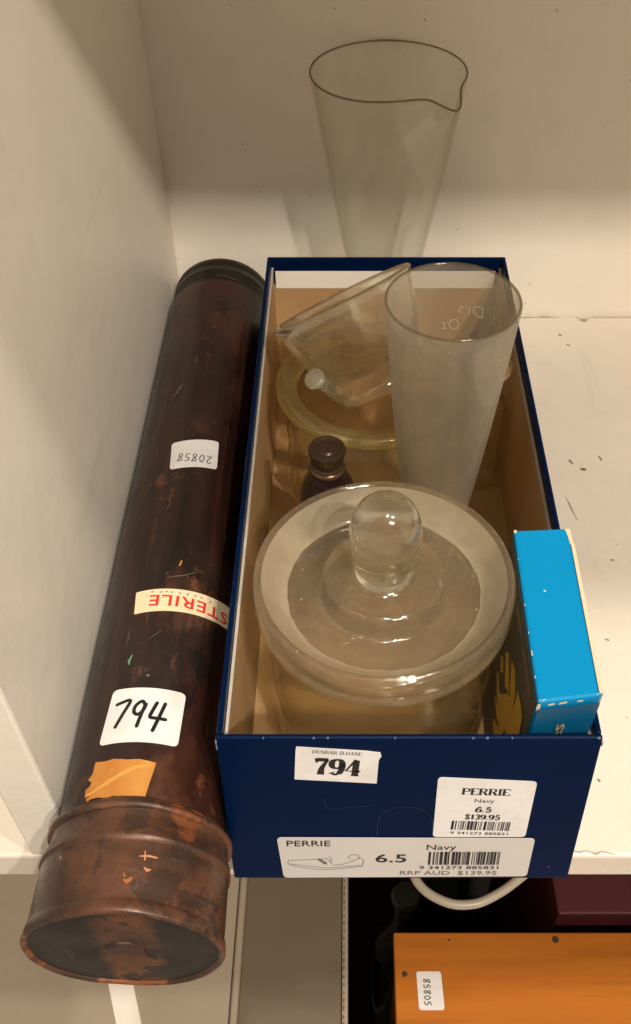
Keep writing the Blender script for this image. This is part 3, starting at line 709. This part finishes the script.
for y_, w_ in ((.12, .03), (.24, .05), (.255, .04), (.36, .025), (.52, .03), (.80, .02)):
    edge.append([(.002, y_), (.002 + w_ * .5, y_ + .004), (.002 + w_ * .4, y_ + .014), (.002, y_ + .012)])
edge += [[(.955, .86), (.998, .84), (.998, .99), (.90, .995), (.93, .95)], [(0, .975), (.05, .985), (.05, .998), (0, .998)]]
for p_ in edge: obj('corner_scuff', flat([p_], tm, .00012), M_scuff, CTN)
qpatch('flap_edge', [(.945, .004), (1.012, .004), (1.012, .88), (.955, .885)], tm, plain('cream_board', (.70, .58, .40), .7, .2, 300), CTN, .0002, .0005)
for p_ in ([(.17, .972), (.28, .975), (.27, .985), (.18, .985)], [(.33, .972), (.47, .976), (.45, .987), (.35, .984)], [(.0, .95), (.06, .955), (.05, .99), (0, .99)], [(.62, .974), (.72, .976), (.70, .984), (.63, .984)]):
    obj('corner_scuff', flat([p_], fmc, .00012), M_scuff, CTN)

# ================================================================== glassware
def wall_profile(outer, t_, floor):
    """closed profile of a vessel: outside from the axis up, over the rim, inside down to the floor"""
    inner = [(max(r - t_, .0005), z) for r, z in outer if z > floor + .0005]
    return [(0, outer[0][1])] + outer + [((outer[-1][0] - t_ / 2), outer[-1][1] + t_ * .45)] + inner[::-1] + [(inner[0][0], floor), (0, floor)]
def torus_ring(bm, pts, r, seg=8):
    n = len(pts); rows = []
    for i in range(n):
        p = pts[i]; d = (pts[(i + 1) % n] - pts[i - 1]).normalized(); u = d.cross(Vector((0, 0, 1))).normalized(); w = u.cross(d)
        rows.append([bm.verts.new(p + (u * math.cos(2 * math.pi * k / seg) + w * math.sin(2 * math.pi * k / seg)) * r) for k in range(seg)])
    for i in range(n):
        a, b = rows[i], rows[(i + 1) % n]
        for k in range(seg): bm.faces.new((a[k], a[(k + 1) % seg], b[(k + 1) % seg], b[k]))

# --- tall clear measure behind the box
bx, by = .0196, .3280
BK = thing('glass_measure', (bx, by, 0), 'tall clear conical glass measure with pouring lip standing behind the blue box', 'measuring glass')
SPA = math.radians(-42)
def spout(p):
    r = math.hypot(p.x, p.y)
    if r < 1e-5: return p
    a = math.atan2(p.y, p.x); d = (a - SPA + math.pi) % (2 * math.pi) - math.pi
    k = max(0, (p.z - .139) / .0375) ** 1.8
    g = math.exp(-(d / .20) ** 2); g2 = math.exp(-(d / .62) ** 2)
    d3 = (a + math.radians(78) + math.pi) % (2 * math.pi) - math.pi; g3 = math.exp(-(d3 / .62) ** 2)
    rr_ = r + k * (.0080 * g - .0018 * g2 - .0050 * g3)
    return Vector((rr_ * math.cos(a), rr_ * math.sin(a), p.z - k * (.0062 * g + .001 * g2)))
op = [(.0245, .0015), (.0250, .003), (.0235, .0045), (.010, .0075), (.0075, .011), (.0115, .016)]
for k in range(1, 25):
    q = k / 24; op.append((.0115 + (.0402 - .0115) * q ** .92, .016 + (.1755 - .016) * q))
bm = bmesh.new(); lathe(bm, wall_profile(op, .0011, .019), bx, by, 0, seg=128, deform=spout)
obj('vessel', bm, G_thin, BK, True, 60)
bm = bmesh.new(); torus_ring(bm, [Vector((bx, by, 0)) + spout(Vector((.0397 * math.cos(a), .0397 * math.sin(a), .1756))) for a in [2 * math.pi * k / 160 for k in range(160)]], .00055)
obj('rim', bm, G_rim, BK, True, 180)

# --- etched measure in the box
ex, ey, e0 = .0405, .1545, .0013
EM = thing('glass_measure', (ex, ey, e0), 'cloudy etched conical glass measure standing in the box behind the lidded jar', 'measuring glass')
op = [(.0205, e0 + .0008), (.0210, e0 + .002), (.0195, e0 + .0035), (.009, e0 + .006), (.0068, e0 + .009), (.010, e0 + .014)]
for k in range(1, 21):
    q = k / 20; op.append((.0100 + (.0271 - .0100) * q ** .72, e0 + .014 + (.1572 - e0 - .014) * q))
bm = bmesh.new(); lathe(bm, wall_profile(op, .0014, e0 + .017), ex, ey, 0, seg=96)
obj('vessel', bm, G_frost, EM, True, 60)
bm = bmesh.new(); torus_ring(bm, [Vector((ex + .0264 * math.cos(a), ey + .0264 * math.sin(a), .1576)) for a in [2 * math.pi * k / 128 for k in range(128)]], .00055)
obj('rim', bm, G_rimpale, EM, True, 180)
def em_map(a0, z0):      # lettering etched on the far wall, seen mirrored through the mouth
    def f(x, y, lift):
        z = z0 + y; q = max(0, (z - e0 - .014) / (.1572 - e0 - .014)); r = .0100 + .0171 * q ** .72 - .0017
        a = math.radians(a0) + x / .024
        return Vector((ex + r * math.cos(a), ey + r * math.sin(a), z))
    return f
M_etch = plain('etched_marks', (.44, .39, .31), .6, .3, 600)
obj('etched_lettering', flat(text('Drs', 0, 0, .0052, .0115, -.006), em_map(50, .136), 0), M_etch, EM)
obj('etched_lettering', flat(text('Oz', 0, 0, .0052, .0080, -.006), em_map(74, .1275), 0), M_etch, EM)
obj('etched_lettering', flat(ribbon([(0, 0), (.001, .009)], .0008) + ribbon([(.003, 0), (.004, .0085)], .0006) + ribbon([(.006, -.002), (.0065, .006)], .0006) + ribbon([(-.004, -.004), (.009, -.004)], .0004), em_map(22, .138), 0), M_etch, EM)

# --- wide lidded jar at the front
jx, jy, j0 = .0127, .0645, .0013
JR = thing('glass_jar', (jx, jy, j0), 'wide clear glass jar closed by heavy lid with egg shaped knob and frosted rim', 'jar')
op = [(.038, j0), (.0415, j0 + .001), (.0442, j0 + .004), (.0448, j0 + .010), (.0448, .060), (.0442, .066), (.0440, .070), (.0446, .0745), (.0446, .0800), (.0452, .0812), (.0452, .0822)]
bm = bmesh.new(); lathe(bm, wall_profile(op, .0024, j0 + .004), jx, jy, 0, seg=128)
obj('vessel', bm, G_jar, JR, True, 60)

LZ = .0830
def lump(p):      # pressed glass: the foot of the frosted slope is a little ragged
    r = math.hypot(p.x, p.y)
    if .034 < r < .040 and p.z > LZ + .004:
        a = math.atan2(p.y, p.x); k = 1 + .004 * math.sin(5 * a + 1) + .003 * math.sin(13 * a) + .003 * math.sin(29 * a + 2)
        return Vector((p.x * k, p.y * k, p.z))
    return p
prof = [(0, LZ + .0012), (.0355, LZ + .0012), (.0372, LZ + .0022), (.0392, LZ + .0008), (.0402, LZ), (.0476, LZ + .0001), (.0485, LZ + .0010), (.0489, LZ + .0030), (.0489, LZ + .0132), (.0487, LZ + .0152), (.0481, LZ + .0164),
        (.0472, LZ + .0168), (.0463, LZ + .0165), (.0457, LZ + .0156), (.0415, LZ + .0108), (.0380, LZ + .0068), (.0366, LZ + .0059), (.0355, LZ + .0057), (.0245, LZ + .0057), (.0236, LZ + .0063), (.0231, LZ + .0080), (.0227, LZ + .0142), (.0222, LZ + .0154), (.0210, LZ + .0161), (.013, LZ + .0164), (0, LZ + .0165)]
mi = [0] * 25
for k in (13, 14, 15): mi[k] = 1
bm = bmesh.new(); lathe(bm, prof, jx, jy, 0, seg=160, mi=mi, deform=lump)
ldo = obj('lid', bm, [G_lid, G_ground], JR, True, 45)
kp = [(0, LZ + .0167), (.0124, LZ + .0167), (.0112, LZ + .0172), (.0106, LZ + .0182), (.0106, LZ + .0200)]
for r_, z_ in ((.0109, .0225), (.0117, .0258), (.0124, .0292), (.0129, .0328), (.0131, .0365), (.0130, .0398), (.0125, .0432), (.0116, .0463), (.0102, .0491), (.0084, .0513), (.0062, .0529), (.0038, .0539), (.0016, .0543), (0, .0544)): kp.append((r_, LZ + z_))
bm = bmesh.new(); lathe(bm, kp, jx, jy, 0, seg=96)
obj('knob', bm, G_knob, ldo, True, 80)

# --- second jar without lid, thick yellowish rim
kx, ky, k0 = .0100, .2105, .0013
J2 = thing('glass_jar', (kx, ky, k0), 'open glass jar with thick yellowish rim, behind the small dark bottle', 'jar')
op = [(.036, k0), (.0395, k0 + .001), (.0415, k0 + .005), (.0420, k0 + .012), (.0420, .026), (.0426, .029), (.0420, .032), (.0420, .042), (.0427, .0455), (.0420, .049), (.0420, .052), (.0412, .058), (.0395, .063), (.0392, .066)]
bm = bmesh.new(); lathe(bm, wall_profile(op, .0028, k0 + .005), kx, ky, 0, seg=128)
obj('vessel', bm, G_jar, J2, True, 60)
prof = [(.0366, .0668), (.0385, .0664), (.0440, .0672), (.0466, .0690), (.0470, .0712), (.0462, .0734), (.0430, .0750), (.0395, .0748), (.0375, .0735), (.0366, .0710)]
bm = bmesh.new(); lathe(bm, prof, kx, ky, 0, seg=128, closed=True)
obj('rim', bm, G_yellow, J2, True, 60)

# --- tumbler lying tilted in the mouth of the second jar
nrm = Vector((-.43, .44, .775)).normalized()
rc = Vector((-.0048, .2310, .1080))
q = nrm.to_track_quat('Z', 'Y').to_matrix().to_4x4()
TMx = Matrix.Translation(rc) @ q
base_pt = rc - nrm * .050
TU = thing('glass_tumbler', base_pt, 'thick clear glass tumbler lying tilted in the mouth of the open jar', 'tumbler')
prof = [(0, -.050), (.0195, -.050), (.0214, -.0488), (.0220, -.0462), (.0212, -.0440), (.0236, -.0415), (.0248, -.0388), (.0242, -.0362), (.0272, -.032), (.0318, -.020), (.0344, -.009), (.0356, -.0040), (.0366, -.0024), (.0370, -.0010), (.0362, 0), (.0343, -.0003), (.0330, -.002), (.0312, -.009), (.0284, -.020), (.0232, -.031), (.0150, -.0365), (0, -.0385)]
bm = bmesh.new(); lathe(bm, prof, M=TMx, seg=96)
obj('vessel', bm, G_tumbler, TU, True, 50)

# --- glass stopper with flat head
h0, h1 = Vector((-.0170, .1930, .0880)), Vector((.0035, .2120, .0540))
ax = (h0 - h1).normalized()
SM = Matrix.Translation(h0) @ ax.to_track_quat('Z', 'Y').to_matrix().to_4x4()
ST = thing('glass_stopper', h1, 'glass stopper with flat disc head leaning inside the yellowish jar rim', 'stopper')
prof = [(0, .0008), (.0040, .0008), (.0050, .0002), (.0052, -.0010), (.0048, -.0022), (.0030, -.0030)]
bm = bmesh.new(); lathe(bm, prof + [(0, -.0030)], M=SM, seg=48); obj('head', bm, G_rod, ST, True, 50)
bm = bmesh.new(); lathe(bm, [(0, -.0031), (.0028, -.0031), (.0031, -.012), (.0036, -.034), (.0034, -.0400), (.0025, -.0418), (0, -.0418)], M=SM, seg=40); obj('shaft', bm, G_rod, ST, True, 50)

# --- small dark bottle
dx, dy, d0 = -.0098, .1365, .0013
DB = thing('small_bottle', (dx, dy, d0), 'small dark brown bottle with ridged cap standing between the two wide jars', 'bottle')
bm = bmesh.new(); lathe(bm, [(0, d0), (.0118, d0), (.0128, d0 + .001), (.0130, .004), (.0130, .066), (.0124, .071), (.0108, .0760), (.0092, .0795), (.0082, .0815), (.0079, .0830), (0, .0830)], dx, dy, 0, seg=64)
obj('body', bm, G_dark, DB, True, 50)
bm = bmesh.new(); lathe(bm, [(0, .0832), (.0076, .0832), (.0081, .0840), (.0079, .0850), (.0072, .0856), (.0074, .0866), (.0070, .0874), (0, .0874)], dx, dy, 0, seg=64)
obj('neck_ring', bm, M_brassring, DB, True, 50)
bm = bmesh.new()
def ridges(p):
    a = math.atan2(p.y, p.x); r = math.hypot(p.x, p.y); k = .00022 * math.cos(a * 26) if r > .0074 and p.z < .0952 else 0
    return Vector((p.x * (1 + k / max(r, 1e-6)), p.y * (1 + k / max(r, 1e-6)), p.z))
lathe(bm, [(0, .0876), (.0062, .0876), (.0066, .0884), (.0071, .0900), (.0079, .0940), (.0080, .0952), (.0075, .0960), (.0066, .0960), (.0060, .0951), (.0042, .0950), (.0034, .0957), (.0024, .0956), (0, .0950)], dx, dy, 0, seg=156, deform=ridges)
obj('cap', bm, M_darkcap, DB, True, 40)

# --- slim vial with round stopper, half hidden at the right wall
vx, vy, v0 = .0712, .215, .0013
VI = thing('glass_vial', (vx, vy, v0), 'slim clear vial with rounded glass stopper half hidden by the etched measure', 'vial')
bm = bmesh.new(); lathe(bm, wall_profile([(.0085, v0), (.0098, v0 + .001), (.0100, v0 + .003), (.0100, .052), (.0085, .057), (.0060, .060), (.0060, .066)], .0011, v0 + .002), vx, vy, 0, seg=48)
obj('vessel', bm, G_jar, VI, True, 50)
bm = bmesh.new()
pp = [(0, .0560), (.0040, .0560), (.0045, .0700)]
for k in range(12):
    a = math.radians(-50 + 140 * k / 11); pp.append((.0092 * math.cos(a), .0790 + .0105 * math.sin(a)))
pp[-1] = (0, pp[-1][1])
lathe(bm, pp, vx, vy, 0, seg=48); obj('stopper', bm, G_knob, VI, True, 60)

# ================================================================== below the shelf
WX0, WY1, WZ = 0.0322, 0.103, -0.36
WB = thing('wooden_box', (.22, 0, -.7), 'orange varnished wooden box with nailed lid standing below the shelf', 'wooden box')
bm = bmesh.new(); box(bm, WX0, .45, -.19, WY1, WZ - .016, WZ); lid = obj('lid', bm, M_wood, WB, bevel=.0014)
bm = bmesh.new(); box(bm, WX0 + .003, .447, -.187, WY1 - .003, -.6998, WZ - .0161); obj('body', bm, M_wood, WB, bevel=.001)
for x_, y_, r_ in ((0.0393, 0.0734, .0020), (0.1514, 0.0976, .0025), (0.0728, 0.0973, .0008)):
    bm = bmesh.new(); lathe(bm, [(r_, 0), (r_ * .96, .0003), (0, .0004)], x_, y_, WZ + .0001, seg=20); obj('nail', bm, M_nail, lid, True)
def topmap(u, v, lift): return Vector((u, v, WZ + lift))
lb = label2d('sticker', quad_outline([(0.0486, 0.0493), (0.0666, 0.0493), (0.0655, 0.0752), (0.0477, 0.0752)], .0020), M_paper, WB, topmap, .0001, .0002, 'white sticker with 85805 handwritten along it')
w5 = hand('85805', 0, 0, 0.0045, 0.0189, .0006)
ink('lettering', [[(0.0526 + y_, 0.0702 - x_) for x_, y_ in p] for p in w5], lb, M_pen, topmap, .0005)

# pale paper strip on the lower board
PS = bmesh.new(); z1 = LB + .0003
hexa(PS, [(-0.1874, 0.0873, z1), (-0.1681, 0.0873, z1), (-0.1362, 0.0021, z1), (-0.1547, 0.0021, z1), (-0.1874, 0.0873, z1 + .0014), (-0.1681, 0.0873, z1 + .0014), (-0.1362, 0.0021, z1 + .0014), (-0.1547, 0.0021, z1 + .0014)])
tag(obj('paper_strip', PS, M_ivory, origin=(-.16, .04, z1)), 'pale paper strip lying on the lower board beneath the tube cap', 'paper strip')

# white cable loop and dark things in the gap behind the wooden box
bm = bmesh.new()
tube(bm, smooth_path([(.034, .16, -.21), (.030, .090, -.140), (.0320, .0500, -.122), (.0375, .0365, -.120), (.0500, .0292, -.120), (.0620, .0285, -.120), (.0720, .0318, -.120), (.0840, .0390, -.120), (.0960, .0500, -.121), (.108, .075, -.128), (.118, .12, -.15), (.13, .2, -.22)], 8), .0024, 12)
tag(obj('cable', bm, M_cable, smooth=True, angle=60, origin=(.06, .05, -.12)), 'white cable looping out of the dark space behind the wooden box', 'cable')
def cav_bottle(x_, y_, h_, r_, label):
    t_ = thing('dark_bottle', (x_, y_, -.6998), label, 'bottle', 'black bottles behind the wooden box')
    bm = bmesh.new(); lathe(bm, [(0, -.6998), (r_, -.6998), (r_, h_ - .125), (r_ * .9, h_ - .1), (r_ * .45, h_ - .07), (r_ * .36, h_ - .05), (r_ * .36, h_ - .0135), (0, h_ - .0135)], x_, y_, 0, seg=40); obj('body', bm, M_bottle, t_, True, 60)
    bm = bmesh.new(); lathe(bm, [(0, h_ - .0133), (r_ * .42, h_ - .0133), (r_ * .5, h_ - .0065), (r_ * .42, h_ - .0008), (0, h_)], x_, y_, 0, seg=32); obj('stopper', bm, M_bottle, t_, True, 60)
cav_bottle(0.0435, 0.1368, -.372, .024, 'black glass bottle in the dark gap left of the cable loop')
cav_bottle(0.0756, 0.186, -0.36, .022, 'black glass bottle under the box label, behind the cable loop')
CH = thing('metal_stand', (0.1134, 0.1865, -.6998), 'dull metal stand with round top inside the white cable loop', 'metal stand')
bm = bmesh.new(); lathe(bm, [(0, -.6998), (.038, -.6998), (.038, -.688), (.012, -.676), (.009, -.382), (0, -.382)], 0.1134, 0.1865, 0, seg=40); obj('stem', bm, M_chrome, CH, True, 40)
bm = bmesh.new(); lathe(bm, [(0, -.3816), (.021, -.3816), (.0245, -.376), (.023, -.369), (.016, -.365), (0, -.363)], 0.1134, 0.1865, 0, seg=48); obj('round_top', bm, M_chrome, CH, True, 40)
BK2 = thing('maroon_box', (.30, .22, -.6998), 'dark maroon box in the shadow under the right end of the shelf', 'box')
bm = bmesh.new(); hexa(bm, [(0.158, 0.1109, -.6998), (.45, 0.1109, -.6998), (.45, .34, -.6998), (0.158, .34, -.6998), (0.158, 0.1176, -.3845), (.45, 0.1176, -.3845), (.45, .34, -.3845), (0.155, .34, -.3845)]); obj('body', bm, M_maroon, BK2, bevel=.0015)
bm = bmesh.new(); hexa(bm, [(0.1564, 0.1163, -.3840), (.452, 0.1163, -.3840), (.452, .342, -.3840), (0.1512, .342, -.3840), (0.1564, 0.1163, -0.36), (.452, 0.1163, -0.36), (.452, .342, -0.36), (0.1512, .342, -0.36)]); obj('lid', bm, M_maroon, BK2, bevel=.0015)
